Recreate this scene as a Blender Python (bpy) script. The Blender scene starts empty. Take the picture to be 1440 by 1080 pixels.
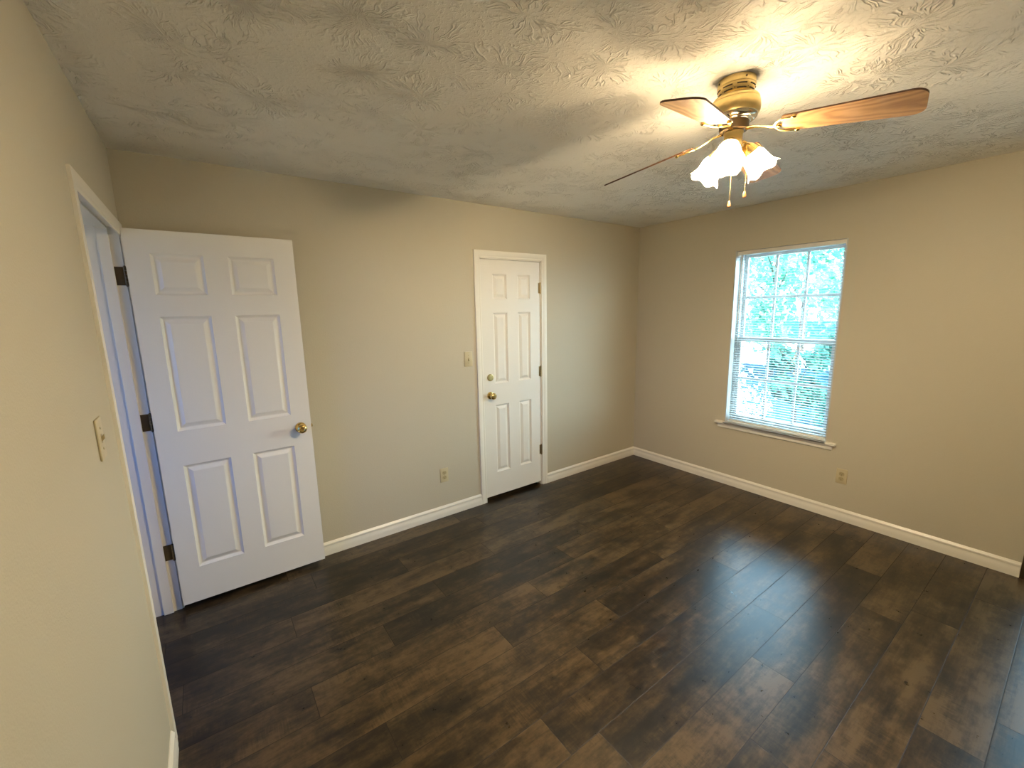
import bpy, bmesh, math, random
from mathutils import Vector, Matrix
random.seed(7)
PI = math.pi
W, D, H = 4.05, 3.014, 2.44            # room: x 0..W, y Y0..D, z 0..H
Y0 = -1.05
SC = bpy.context.scene
COL = SC.collection

# ------------------------------------------------------------------ camera
def make_camera():
    yaw, pitch, roll = map(math.radians, (-35.738, -9.873, -1.174))
    f = Vector((math.sin(-yaw)*math.cos(pitch), math.cos(yaw)*math.cos(pitch), math.sin(pitch)))
    rt = f.cross(Vector((0, 0, 1))).normalized(); up = rt.cross(f)
    r2 = math.cos(roll)*rt + math.sin(roll)*up
    u2 = -math.sin(roll)*rt + math.cos(roll)*up
    m = Matrix((r2, u2, -f)).transposed().to_4x4()
    m.translation = Vector((0.2741, 0.0814, 1.6304))
    cd = bpy.data.cameras.new('camera'); cd.sensor_width = 36; cd.sensor_fit = 'HORIZONTAL'
    cd.lens = 597.3/1440*36; cd.clip_start = 0.02; cd.clip_end = 200
    c = bpy.data.objects.new('camera', cd); COL.objects.link(c); c.matrix_world = m
    SC.camera = c
make_camera()

# ------------------------------------------------------------------ world, sun, exposure
LAMP = 2900.0      # bulb emission
SKY = 30.0
w = bpy.data.worlds.new('world'); SC.world = w; w.use_nodes = True
wn = w.node_tree; wn.nodes.clear()
bg = wn.nodes.new('ShaderNodeBackground'); out = wn.nodes.new('ShaderNodeOutputWorld')
tc = wn.nodes.new('ShaderNodeTexCoord'); nz = wn.nodes.new('ShaderNodeTexNoise'); nz.inputs['Scale'].default_value = 3
rp = wn.nodes.new('ShaderNodeValToRGB')
rp.color_ramp.elements[0].position = 0.38; rp.color_ramp.elements[0].color = (0.42, 0.70, 0.95, 1)
rp.color_ramp.elements[1].position = 0.62; rp.color_ramp.elements[1].color = (0.62, 0.88, 1.0, 1)
wn.links.new(tc.outputs['Generated'], nz.inputs['Vector']); wn.links.new(nz.outputs['Fac'], rp.inputs['Fac'])
sx_ = wn.nodes.new('ShaderNodeSeparateXYZ'); wn.links.new(tc.outputs['Generated'], sx_.inputs[0])
mr = wn.nodes.new('ShaderNodeMapRange'); mr.inputs[1].default_value = -0.15; mr.inputs[2].default_value = 0.35
wn.links.new(sx_.outputs[0], mr.inputs[0])
mxw = wn.nodes.new('ShaderNodeMix'); mxw.data_type = 'RGBA'; mxw.inputs[6].default_value = (0.017, 0.055, 0.19, 1)   # deeper blue sky to the west
wn.links.new(mr.outputs[0], mxw.inputs[0]); wn.links.new(rp.outputs['Color'], mxw.inputs[7])
wn.links.new(mxw.outputs[2], bg.inputs['Color']); bg.inputs['Strength'].default_value = SKY
wn.links.new(bg.outputs[0], out.inputs[0])
sd = bpy.data.lights.new('sun', 'SUN'); sd.energy = 45; sd.angle = math.radians(0.6); sd.color = (0.95, 1.0, 0.92)
sun = bpy.data.objects.new('sun', sd); COL.objects.link(sun)
sun.rotation_euler = Vector((0.55, 0.35, -0.95)).to_track_quat('-Z', 'Y').to_euler()
def portal(loc, rot, sx, sy):
    l = bpy.data.lights.new('window_portal', 'AREA'); l.shape = 'RECTANGLE'; l.size = sx; l.size_y = sy
    l.cycles.is_portal = True
    o = bpy.data.objects.new('window_portal', l); COL.objects.link(o); o.location = loc; o.rotation_euler = rot
portal((W+0.17, 1.6125, 1.337), (0, PI/2, 0), 1.5, 0.8)
portal((W+0.17, -0.135, 1.04), (0, PI/2, 0), 2.0, 0.5)
portal((-1.37, 2.0, 1.45), (0, -PI/2, 0), 1.3, 1.2)
vs = SC.view_settings
vs.view_transform = 'Standard'; vs.look = 'None'; vs.gamma = 1; vs.exposure = 0.05; vs.use_curve_mapping = False
SC.display_settings.display_device = 'sRGB'
SC.cycles.use_denoising = True
SC.cycles.max_bounces = 10; SC.cycles.diffuse_bounces = 7; SC.cycles.transparent_max_bounces = 16
SC.cycles.sample_clamp_indirect = 20; SC.cycles.caustics_reflective = False; SC.cycles.caustics_refractive = False

# ------------------------------------------------------------------ node helpers / materials
class NT:
    def __init__(s, name):
        s.m = bpy.data.materials.new(name); s.m.use_nodes = True; s.t = s.m.node_tree
        s.b = s.t.nodes['Principled BSDF']; s.out = s.t.nodes['Material Output']
    def n(s, kind, ins=None, **kw):
        nd = s.t.nodes.new(kind)
        for k, v in kw.items(): setattr(nd, k, v)
        for k, v in (ins or {}).items(): s.set(nd.inputs[k], v)
        return nd
    def set(s, sock, v):
        if hasattr(v, 'bl_idname') and hasattr(v, 'is_linked') or isinstance(v, bpy.types.NodeSocket): s.t.links.new(v, sock)
        else: sock.default_value = v
    def math(s, op, a, b=None, c=None, clamp=False):
        nd = s.t.nodes.new('ShaderNodeMath'); nd.operation = op; nd.use_clamp = clamp
        for i, v in enumerate((a, b, c)):
            if v is not None: s.set(nd.inputs[i], v)
        return nd.outputs[0]
    def vmath(s, op, a, b=None, c=None):
        nd = s.t.nodes.new('ShaderNodeVectorMath'); nd.operation = op
        for i, v in enumerate((a, b, c)):
            if v is not None: s.set(nd.inputs[i], v)
        return nd.outputs['Value'] if op in ('LENGTH', 'DOT_PRODUCT', 'DISTANCE') else nd.outputs[0]
    def ramp(s, fac, stops):
        nd = s.t.nodes.new('ShaderNodeValToRGB'); cr = nd.color_ramp
        while len(cr.elements) > 1: cr.elements.remove(cr.elements[-1])
        for i, (p, c) in enumerate(stops):
            e = cr.elements[0] if i == 0 else cr.elements.new(p)
            e.position = p; e.color = (c, c, c, 1) if isinstance(c, (int, float)) else (*c, 1)
        s.set(nd.inputs[0], fac); return nd.outputs[0]
    def mix(s, f, a, b, mode='MIX'):
        nd = s.t.nodes.new('ShaderNodeMix'); nd.data_type = 'RGBA'; nd.blend_type = mode
        s.set(nd.inputs[0], f)
        for i, v in ((6, a), (7, b)):
            s.set(nd.inputs[i], v if not isinstance(v, tuple) or len(v) == 4 else (*v, 1))
        return nd.outputs[2]
    def noise(s, vec, scale, detail=2, rough=0.5, dim='3D'):
        nd = s.t.nodes.new('ShaderNodeTexNoise'); nd.noise_dimensions = dim
        nd.inputs['Scale'].default_value = scale; nd.inputs['Detail'].default_value = detail; nd.inputs['Roughness'].default_value = rough
        if vec is not None: s.set(nd.inputs['Vector'], vec)
        return nd.outputs['Fac']
    def bump(s, h, strength, dist):
        nd = s.t.nodes.new('ShaderNodeBump'); nd.inputs['Strength'].default_value = strength
        nd.inputs['Distance'].default_value = dist; s.set(nd.inputs['Height'], h)
        s.t.links.new(nd.outputs[0], s.b.inputs['Normal'])
    def base(s, col=None, rough=None, metal=None, spec=None):
        if col is not None: s.set(s.b.inputs['Base Color'], (*col, 1) if isinstance(col, tuple) and len(col) == 3 else col)
        if rough is not None: s.set(s.b.inputs['Roughness'], rough)
        if metal is not None: s.b.inputs['Metallic'].default_value = metal
        if spec is not None: s.b.inputs['Specular IOR Level'].default_value = spec
        return s
    def obj(s):
        return s.n('ShaderNodeTexCoord').outputs['Object']

def painted(name, col, rough=0.5, bump=0.15, scale=160, spec=0.5):
    m = NT(name); o = m.obj()
    v = m.noise(o, 2.5, 3)
    m.base(m.mix(m.math('MULTIPLY', v, 0.10), col, tuple(c*0.8 for c in col)), rough, spec=spec)
    m.bump(m.noise(o, scale, 2), bump, 0.002)
    return m.m
WALL = painted('greige_wall_paint', (0.535, 0.485, 0.375), 0.55, 0.35, 170, 0.3)
TRIM = painted('white_trim_paint', (0.80, 0.76, 0.67), 0.32, 0.05, 60)
DOORW = painted('white_door_paint', (0.79, 0.755, 0.685), 0.38, 0.12, 220)
IVORY = painted('ivory_plastic', (0.56, 0.48, 0.30), 0.35, 0.02)
IVORYD = painted('ivory_plastic_face', (0.44, 0.36, 0.20), 0.35, 0.02)
SLOT = painted('dark_slot', (0.05, 0.035, 0.02), 0.6, 0.02)
VINYL = painted('white_vinyl', (0.52, 0.54, 0.54), 0.35, 0.02)
HALLW = painted('hall_wall_paint', (0.42, 0.47, 0.56), 0.6, 0.2)
SIDING = painted('outside_wall_paint', (0.6, 0.6, 0.58), 0.7, 0.2)

def metal(name, col, rough, nscale=40, var=0.3):
    m = NT(name); o = m.obj(); v = m.noise(o, nscale, 3)
    m.base(m.mix(v, tuple(c*(1-var) for c in col), col), m.math('MULTIPLY_ADD', v, 0.12, rough), 1.0)
    return m.m
BRASS = metal('polished_brass', (0.86, 0.62, 0.24), 0.12)
SATIN = metal('antique_brass', (0.78, 0.60, 0.27), 0.30)
BRONZE = metal('aged_bronze_hinge', (0.16, 0.11, 0.06), 0.4)
HINGEB = metal('dull_brass_hinge', (0.50, 0.37, 0.18), 0.35)
CHROME = metal('bright_silvered_ring', (0.8, 0.74, 0.6), 0.1)

def make_ceiling_mat():
    m = NT('stomped_texture_ceiling'); o = m.obj()
    m.base(m.mix(m.math('MULTIPLY', m.noise(o, 3, 2), 0.1), (0.86, 0.83, 0.76), (0.78, 0.75, 0.68)), 0.75, spec=0.2)
    tot = None
    for k, (sc, off) in enumerate(((3.1, 0.0), (3.9, 7.3))):
        p = m.vmath('ADD', m.vmath('MULTIPLY', o, (1, 1, 0)), (off, off*1.7, 0))
        wob = m.n('ShaderNodeTexNoise', {'Scale': 9.0}); m.set(wob.inputs['Vector'], p)
        p2 = m.vmath('ADD', p, m.vmath('MULTIPLY', m.vmath('SUBTRACT', wob.outputs['Color'], (0.5, 0.5, 0.5)), (0.09, 0.09, 0)))
        vo = m.n('ShaderNodeTexVoronoi', {'Scale': sc, 'Randomness': 1.0}, voronoi_dimensions='2D')
        m.set(vo.inputs['Vector'], p2)
        cen = m.vmath('DIVIDE', vo.outputs['Position'], (1, 1, 1))
        d = m.vmath('SUBTRACT', p2, cen)
        sx = m.n('ShaderNodeSeparateXYZ'); m.set(sx.inputs[0], d)
        ang = m.math('ARCTAN2', sx.outputs[1], sx.outputs[0]); r = vo.outputs['Distance']
        dist = m.vmath('LENGTH', d)
        cr = m.n('ShaderNodeSeparateColor'); m.set(cr.inputs[0], vo.outputs['Color'])
        cv = m.n('ShaderNodeCombineXYZ')
        # strokes: noise on the direction circle so that it has no seam, slow along the radius
        m.set(cv.inputs[0], m.math('MULTIPLY', m.math('COSINE', ang), 5.5))
        m.set(cv.inputs[1], m.math('MULTIPLY', m.math('SINE', ang), 5.5))
        m.set(cv.inputs[2], m.math('ADD', m.math('MULTIPLY', dist, 14.0), m.math('MULTIPLY', cr.outputs[0], 50.0)))
        st = m.noise(cv.outputs[0], 1.0, 1.0, 0.4)
        ridge = m.math('SUBTRACT', 1.0, m.math('MULTIPLY', m.math('ABSOLUTE', m.math('SUBTRACT', st, 0.57)), 13.0), clamp=True)
        mask = m.math('MULTIPLY', m.ramp(dist, ((0.0, 0.0), (0.03, 1.0), (0.11, 0.8), (0.17, 0.0))),
                      m.ramp(m.noise(p, 7, 2), ((0.43, 0.0), (0.53, 1.0))))
        h = m.math('MULTIPLY', ridge, mask)
        tot = h if tot is None else m.math('MAXIMUM', tot, h)
    fine = m.noise(m.vmath('MULTIPLY', o, (1, 1.0, 0)), 70, 3, 0.6)
    grit = m.math('MULTIPLY', m.ramp(fine, ((0.50, 0.0), (0.68, 1.0))), 0.22)
    hh = m.math('ADD', m.math('MULTIPLY', tot, 1.0), grit)
    m.bump(hh, 1.0, 0.0058)
    return m.m
CEIL = make_ceiling_mat()

def make_floor_mat():
    m = NT('dark_oak_vinyl_planks')
    uv = m.n('ShaderNodeUVMap', uv_map='plank').outputs[0]
    rnd = m.n('ShaderNodeAttribute', attribute_name='rnd'); sc = m.n('ShaderNodeSeparateColor'); m.set(sc.inputs[0], rnd.outputs['Color'])
    r1, r2 = sc.outputs[0], sc.outputs[1]
    off = m.n('ShaderNodeCombineXYZ'); m.set(off.inputs[0], m.math('MULTIPLY', r2, 37.0)); m.set(off.inputs[1], m.math('MULTIPLY', r1, 17.0)); m.set(off.inputs[2], m.math('MULTIPLY', r2, 91.0))
    p = m.vmath('ADD', uv, off.outputs[0])
    grain = m.noise(m.vmath('MULTIPLY', p, (2.6, 26, 1)), 1.0, 6, 0.65)
    fineg = m.noise(m.vmath('MULTIPLY', p, (9, 120, 1)), 1.0, 3, 0.6)
    blot = m.noise(m.vmath('MULTIPLY', p, (3.2, 9, 1)), 1.0, 5, 0.62)
    cloud = m.noise(p, 22.0, 4, 0.7)
    saw = m.noise(m.vmath('MULTIPLY', p, (150, 10, 1)), 1.0, 2, 0.5)
    sawm = m.ramp(m.noise(m.vmath('MULTIPLY', p, (3.5, 8, 1)), 1.0, 2), ((0.52, 0.0), (0.62, 1.0)))
    t = m.math('ADD', m.math('MULTIPLY', blot, 1.15), m.math('MULTIPLY', grain, 0.50))
    speck = m.noise(m.vmath('MULTIPLY', p, (22, 75, 1)), 1.0, 4, 0.75)
    t = m.math('ADD', t, m.math('MULTIPLY', m.math('SUBTRACT', cloud, 0.5), 0.60))
    t = m.math('ADD', t, m.math('MULTIPLY', m.math('SUBTRACT', speck, 0.5), 0.34))
    t = m.math('ADD', t, m.math('MULTIPLY', m.math('SUBTRACT', r1, 0.5), 0.26))
    t = m.math('ADD', t, m.math('MULTIPLY', m.math('SUBTRACT', fineg, 0.5), 0.22))
    t = m.math('ADD', t, m.math('MULTIPLY', m.math('MULTIPLY', m.math('SUBTRACT', saw, 0.5), sawm), 0.40))
    col = m.ramp(m.math('SUBTRACT', t, 0.32, clamp=True), ((0.24, (0.006, 0.0038, 0.0020)), (0.40, (0.019, 0.0112, 0.0046)), (0.54, (0.041, 0.0245, 0.0092)), (0.74, (0.090, 0.056, 0.0235))))
    warm = m.mix(m.math('MULTIPLY', r2, 0.55), col, m.mix(1.0, col, (0.92, 1.0, 1.12, 1), 'MULTIPLY'))
    s2 = m.n('ShaderNodeSeparateXYZ'); m.set(s2.inputs[0], uv)
    e1 = m.math('MINIMUM', s2.outputs[0], m.math('SUBTRACT', 1.22, s2.outputs[0]))
    e2 = m.math('MINIMUM', s2.outputs[1], m.math('SUBTRACT', 0.181, s2.outputs[1]))
    e = m.math('MINIMUM', e1, e2)
    gv = m.ramp(m.math('MULTIPLY', e, 100.0, clamp=True), ((0.0, 0.0), (0.10, 0.25), (0.22, 1.0)))
    col2 = m.mix(gv, (0.012, 0.008, 0.006, 1), warm)
    m.base(col2, m.math('ADD', m.math('MULTIPLY_ADD', cloud, 0.18, 0.22), m.math('MULTIPLY', m.math('SUBTRACT', 1.0, gv), 0.35)), spec=0.5)
    h = m.math('ADD', m.math('MULTIPLY', gv, 0.35), m.math('MULTIPLY', m.math('ADD', grain, fineg), 0.30))
    m.bump(h, 0.35, 0.0015)
    return m.m
FLOORM = make_floor_mat()

def make_wood():
    m = NT('oak_fan_blade'); o = m.obj()
    p = m.vmath('MULTIPLY', o, (1.0, 1.0, 0))
    s = m.n('ShaderNodeSeparateXYZ'); m.set(s.inputs[0], p)
    # cathedral grain: contours of (x*k + y^2*c) warped
    wv = m.noise(m.vmath('MULTIPLY', p, (3, 9, 1)), 1.5, 3)
    f = m.math('ADD', m.math('MULTIPLY', s.outputs[0], 9.0), m.math('MULTIPLY', m.math('MULTIPLY', s.outputs[1], s.outputs[1]), -2600.0/4))
    f = m.math('ADD', f, m.math('MULTIPLY', wv, 3.2))
    sw = m.math('MULTIPLY_ADD', m.math('SINE', m.math('MULTIPLY', f, 5.2)), 0.5, 0.5)
    st = m.noise(m.vmath('MULTIPLY', p, (14, 260, 1)), 1.0, 3)
    t = m.math('ADD', m.math('MULTIPLY', sw, 0.55), m.math('MULTIPLY', st, 0.45))
    m.base(m.ramp(t, ((0.1, (0.23, 0.115, 0.045)), (0.5, (0.38, 0.215, 0.085)), (0.9, (0.47, 0.285, 0.125)))), 0.46)
    return m.m
WOOD = make_wood()
DWOOD = painted('dark_blade_edge', (0.10, 0.045, 0.02), 0.4, 0.02)
FOBW = painted('wooden_pull_fob', (0.55, 0.25, 0.10), 0.4, 0.02)

def make_shade():
    m = NT('frosted_ribbed_glass'); t = m.t
    o = m.obj()
    tr = m.n('ShaderNodeBsdfTranslucent', {'Color': (0.74, 0.70, 0.63, 1)})
    tp = m.n('ShaderNodeBsdfTransparent', {'Color': (1, 0.95, 0.88, 1)})
    gl = m.n('ShaderNodeBsdfGlossy', {'Roughness': 0.25})
    a = m.n('ShaderNodeMixShader'); a.inputs[0].default_value = 0.08
    t.links.new(tr.outputs[0], a.inputs[1]); t.links.new(tp.outputs[0], a.inputs[2])
    b = m.n('ShaderNodeMixShader'); m.set(b.inputs[0], m.math('MULTIPLY_ADD', m.noise(o, 30, 2), 0.08, 0.03))
    t.links.new(a.outputs[0], b.inputs[1]); t.links.new(gl.outputs[0], b.inputs[2])
    t.links.new(b.outputs[0], m.out.inputs[0]); return m.m
SHADE = make_shade()
def make_glass(name='window_glass', tint=(0.97, 1, 0.99, 1)):
    m = NT(name); t = m.t
    tp = m.n('ShaderNodeBsdfTransparent', {'Color': tint}); gl = m.n('ShaderNodeBsdfGlossy', {'Roughness': 0.02})
    lw = m.n('ShaderNodeLayerWeight', {'Blend': 0.5}); fr = m.math('MULTIPLY_ADD', m.math('POWER', lw.outputs['Facing'], 5.0), 0.45, 0.035); dust = m.noise(m.obj(), 12, 2)
    b = m.n('ShaderNodeMixShader'); m.set(b.inputs[0], m.math('ADD', fr, m.math('MULTIPLY', dust, 0.01)))
    t.links.new(tp.outputs[0], b.inputs[1]); t.links.new(gl.outputs[0], b.inputs[2]); t.links.new(b.outputs[0], m.out.inputs[0]); return m.m
GLASS = make_glass()
TINTED = make_glass('tinted_patio_glass', (0.42, 0.45, 0.45, 1))
def make_bulb():
    m = NT('lit_bulb'); e = m.n('ShaderNodeEmission', {'Color': (1.0, 0.80, 0.52, 1), 'Strength': LAMP})
    m.t.links.new(e.outputs[0], m.out.inputs[0]); return m.m
BULB = make_bulb()
def make_slat():
    m = NT('blind_slat_vinyl'); d = m.n('ShaderNodeBsdfDiffuse', {'Color': (0.50, 0.52, 0.52, 1)}); t = m.n('ShaderNodeBsdfTranslucent', {'Color': (0.7, 0.75, 0.76, 1)})
    b = m.n('ShaderNodeMixShader'); m.set(b.inputs[0], m.math('MULTIPLY_ADD', m.noise(m.obj(), 5, 1), 0.05, 0.08))
    m.t.links.new(d.outputs[0], b.inputs[1]); m.t.links.new(t.outputs[0], b.inputs[2]); m.t.links.new(b.outputs[0], m.out.inputs[0]); return m.m
SLATM = make_slat()
def leafmat(name, c1, c2):
    m = NT(name); o = m.obj(); v = m.noise(o, 4, 3)
    d = m.n('ShaderNodeBsdfDiffuse'); m.set(d.inputs[0], m.mix(v, c1, c2))
    t = m.n('ShaderNodeBsdfTranslucent'); m.set(t.inputs[0], m.mix(v, c1, c2))
    b = m.n('ShaderNodeMixShader'); b.inputs[0].default_value = 0.4
    m.t.links.new(d.outputs[0], b.inputs[1]); m.t.links.new(t.outputs[0], b.inputs[2]); m.t.links.new(b.outputs[0], m.out.inputs[0]); return m.m
LEAFD = leafmat('tree_leaves', (0.10, 0.30, 0.21), (0.20, 0.48, 0.33))
LEAFS = leafmat('shrub_leaves', (0.03, 0.13, 0.11), (0.08, 0.26, 0.20))
PETAL = leafmat('pale_blossom', (0.75, 0.75, 0.72), (0.85, 0.85, 0.8))
BARK = painted('tree_bark', (0.12, 0.09, 0.07), 0.9, 0.8, 20)
LAWN = leafmat('shade_toned_lawn', (0.015, 0.060, 0.085), (0.028, 0.085, 0.11))  # grass darkened and blued: shade and haze put into the colour
CONC = painted('pale_concrete', (0.6, 0.6, 0.57), 0.8, 0.3, 40)

# ------------------------------------------------------------------ mesh helpers
def link(name, bm, mat, parent=None, smooth=False, loc=None):
    me = bpy.data.meshes.new(name)
    bmesh.ops.recalc_face_normals(bm, faces=bm.faces)
    bm.to_mesh(me); bm.free()
    for mm in (mat if isinstance(mat, (list, tuple)) else [mat]): me.materials.append(mm)
    if smooth:
        for p in me.polygons: p.use_smooth = True
    o = bpy.data.objects.new(name, me); COL.objects.link(o)
    if parent: o.parent = parent
    if loc is not None: o.location = loc
    return o
def link_auto(name, bm, mat, parent=None, angle=40, loc=None):
    o = link(name, bm, mat, parent, True, loc)
    o.data.set_sharp_from_angle(angle=math.radians(angle)); return o
def tag(o, label=None, cat=None, group=None, kind=None):
    if label: o['label'] = label
    if cat: o['category'] = cat
    if group: o['group'] = group
    if kind: o['kind'] = kind
    return o
def empty(name, loc=(0, 0, 0), rz=0):
    o = bpy.data.objects.new(name, None); COL.objects.link(o); o.location = loc; o.rotation_euler = (0, 0, rz)
    o.empty_display_size = 0.1; return o
def box(bm, x0, x1, y0, y1, z0, z1, bev=0, mi=0):
    r = bmesh.ops.create_cube(bm, size=1)
    for v in r['verts']:
        v.co = Vector(((x0+x1)/2+v.co.x*(x1-x0), (y0+y1)/2+v.co.y*(y1-y0), (z0+z1)/2+v.co.z*(z1-z0)))
    fs = set(f for v in r['verts'] for f in v.link_faces)
    for f in fs: f.material_index = mi
    if bev:
        es = set(e for v in r['verts'] for e in v.link_edges)
        bmesh.ops.bevel(bm, geom=list(es), offset=bev, segments=2, affect='EDGES', profile=0.5)
def lathe(bm, prof, n=40, mat4=None, wave=None):
    """prof: list of (r, z); wave(i_prof, angle)->(dr,dz)"""
    rings = []
    for i, (r, z) in enumerate(prof):
        ring = []
        for k in range(n):
            a = 2*PI*k/n
            dr, dz = wave(i, a) if wave else (0, 0)
            co = Vector(((r+dr)*math.cos(a), (r+dr)*math.sin(a), z+dz))
            ring.append(bm.verts.new(mat4 @ co if mat4 else co))
        rings.append(ring)
    for i in range(len(rings)-1):
        for k in range(n):
            bm.faces.new((rings[i][k], rings[i][(k+1) % n], rings[i+1][(k+1) % n], rings[i+1][k]))
    return rings
def capring(bm, ring): bm.faces.new(ring)
def tube(bm, pts, rad, n=8, flat=None):
    """rad: float or list; round tube along pts"""
    pts = [Vector(p) for p in pts]; rings = []
    up = Vector((0, 0, 1))
    for i, p in enumerate(pts):
        t = (pts[min(i+1, len(pts)-1)]-pts[max(i-1, 0)]).normalized()
        a = t.cross(up)
        if a.length < 1e-3: a = t.cross(Vector((0, 1, 0)))
        a.normalize(); b = a.cross(t).normalized()
        r = rad[i] if isinstance(rad, (list, tuple)) else rad
        ra, rb = (r, r) if flat is None else (r, r*flat)
        rings.append([bm.verts.new(p+a*ra*math.cos(2*PI*k/n)+b*rb*math.sin(2*PI*k/n)) for k in range(n)])
    for i in range(len(rings)-1):
        for k in range(n): bm.faces.new((rings[i][k], rings[i][(k+1) % n], rings[i+1][(k+1) % n], rings[i+1][k]))
    bm.faces.new(rings[0]); bm.faces.new(rings[-1])
def prism(bm, prof, path_fn, ts):
    """sweep closed profile: path_fn(t, u, v) -> Vector"""
    rings = [[bm.verts.new(path_fn(t, u, v)) for (u, v) in prof] for t in ts]
    n = len(prof)
    for i in range(len(rings)-1):
        for k in range(n): bm.faces.new((rings[i][k], rings[i][(k+1) % n], rings[i+1][(k+1) % n], rings[i+1][k]))
    bm.faces.new(rings[0]); bm.faces.new(rings[-1])
def slab_holes(name, axis, a, thick, ur, vr, holes, mat, mats=None):
    """wall slab; plane at coordinate a along axis, extends to a+thick; u = other horizontal axis (or x for z-plane), v = z (or y)."""
    bm = bmesh.new()
    us = sorted(set([ur[0], ur[1]]+[h[0] for h in holes]+[h[1] for h in holes]))
    vv = sorted(set([vr[0], vr[1]]+[h[2] for h in holes]+[h[3] for h in holes]))
    def P(w_, u, v):
        return Vector((w_, u, v)) if axis == 'x' else Vector((u, w_, v)) if axis == 'y' else Vector((u, v, w_))
    def solid(i, j):
        if i < 0 or j < 0 or i >= len(us)-1 or j >= len(vv)-1: return False
        cu, cv = (us[i]+us[i+1])/2, (vv[j]+vv[j+1])/2
        return not any(h[0] < cu < h[1] and h[2] < cv < h[3] for h in holes)
    def q(*pts): bm.faces.new([bm.verts.new(p) for p in pts])
    b = a+thick
    for i in range(len(us)-1):
        for j in range(len(vv)-1):
            if not solid(i, j): continue
            u0, u1, v0, v1 = us[i], us[i+1], vv[j], vv[j+1]
            q(P(a, u0, v0), P(a, u1, v0), P(a, u1, v1), P(a, u0, v1))
            q(P(b, u0, v0), P(b, u1, v0), P(b, u1, v1), P(b, u0, v1))
            if not solid(i-1, j): q(P(a, u0, v0), P(b, u0, v0), P(b, u0, v1), P(a, u0, v1))
            if not solid(i+1, j): q(P(a, u1, v0), P(b, u1, v0), P(b, u1, v1), P(a, u1, v1))
            if not solid(i, j-1): q(P(a, u0, v0), P(b, u0, v0), P(b, u1, v0), P(a, u1, v0))
            if not solid(i, j+1): q(P(a, u0, v1), P(b, u0, v1), P(b, u1, v1), P(a, u1, v1))
    bmesh.ops.remove_doubles(bm, verts=bm.verts, dist=1e-5)
    o = link(name, bm, mat); o['kind'] = 'structure'; return o
def struct(o, label, cat=None):
    o['kind'] = 'structure'; o['label'] = label
    if cat: o['category'] = cat
    return o

# ------------------------------------------------------------------ the room shell
DW0, DW1, DWT = 2.025, 2.943, 2.064        # hall doorway in the left wall
CX0, CX1, CXT = 2.096, 2.708, 2.036        # closet doorway in the back wall
WY0, WY1, WZ0, WZ1 = 1.217, 2.008, 0.569, 2.085
PY0, PY1, PZ = -0.40, 0.13, 2.03           # patio door beside the camera's right
T = 0.125
struct(slab_holes('wall_left', 'x', 0, -T, (Y0, D+T), (0, H), [(DW0-0.018, DW1+0.018, -1, DWT+0.018)], WALL), 'greige painted wall with the open hall doorway', 'wall')
struct(slab_holes('wall_back', 'y', D, T, (0, W), (0, H), [(CX0-0.018, CX1+0.018, -1, CXT+0.018)], WALL), 'greige painted wall holding the narrow closet door', 'wall')
struct(slab_holes('wall_right', 'x', W, 0.15, (Y0, D+T), (0, H), [(WY0, WY1, WZ0, WZ1), (PY0, PY1, -1, PZ)], WALL), 'greige painted wall with the bright window', 'wall')
struct(slab_holes('wall_front', 'y', Y0, -T, (-T, W+0.15), (0, H), [], WALL), 'greige painted wall behind the camera', 'wall')
c = slab_holes('ceiling', 'z', H, 0.15, (-1.55, W+0.15), (Y0-T, D+1.0), [], CEIL); struct(c, 'white ceiling with stomped brush texture', 'ceiling')

# floor of individual plank faces
def make_floor():
    bm = bmesh.new(); uvl = bm.loops.layers.uv.new('plank'); cl = bm.loops.layers.float_color.new('rnd')
    x0, x1, y0, y1 = -1.4, W+0.15, Y0-0.1, D+0.85
    PW, PL, base = 0.181, 1.22, 0.674
    offs = {0: 0.97, -1: 0.566, 1: 0.125, 2: 1.20, 3: 0.355, 4: 0.688, 5: 0.11, 6: 0.48, 7: 0.866, 8: 0.02}
    tone = {}
    k = int(math.floor((y0-base)/PW))
    rr = random.Random(21)
    while base+k*PW < y1:
        ya, yb = base+k*PW, base+(k+1)*PW
        o = offs.get(k, rr.random()*PL)
        n = int(math.floor((x0-o)/PL))
        while o+n*PL < x1:
            xa, xb = o+n*PL, o+(n+1)*PL
            X0, X1, Y0_, Y1_ = max(xa, x0), min(xb, x1), max(ya, y0), min(yb, y1)
            if X1 > X0 and Y1_ > Y0_:
                r1, r2 = rr.random(), rr.random()
                if (k, n) in tone: r1 = tone[(k, n)]
                f = bm.faces.new([bm.verts.new((x, y, 0)) for x, y in ((X0, Y0_), (X1, Y0_), (X1, Y1_), (X0, Y1_))])
                for l in f.loops:
                    l[uvl].uv = (l.vert.co.x-xa, l.vert.co.y-ya); l[cl] = (r1, r2, rr.random()*0+0.5, 1)
            n += 1
        k += 1
    # underside slab
    q = [bm.verts.new(p) for p in ((x0, y0, -0.12), (x1, y0, -0.12), (x1, y1, -0.12), (x0, y1, -0.12))]
    bm.faces.new(q[::-1])
    me = bpy.data.meshes.new('floor'); bm.to_mesh(me); bm.free(); me.materials.append(FLOORM)
    o = bpy.data.objects.new('floor', me); COL.objects.link(o); struct(o, 'dark brown wood-look plank flooring', 'floor')
make_floor()

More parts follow.
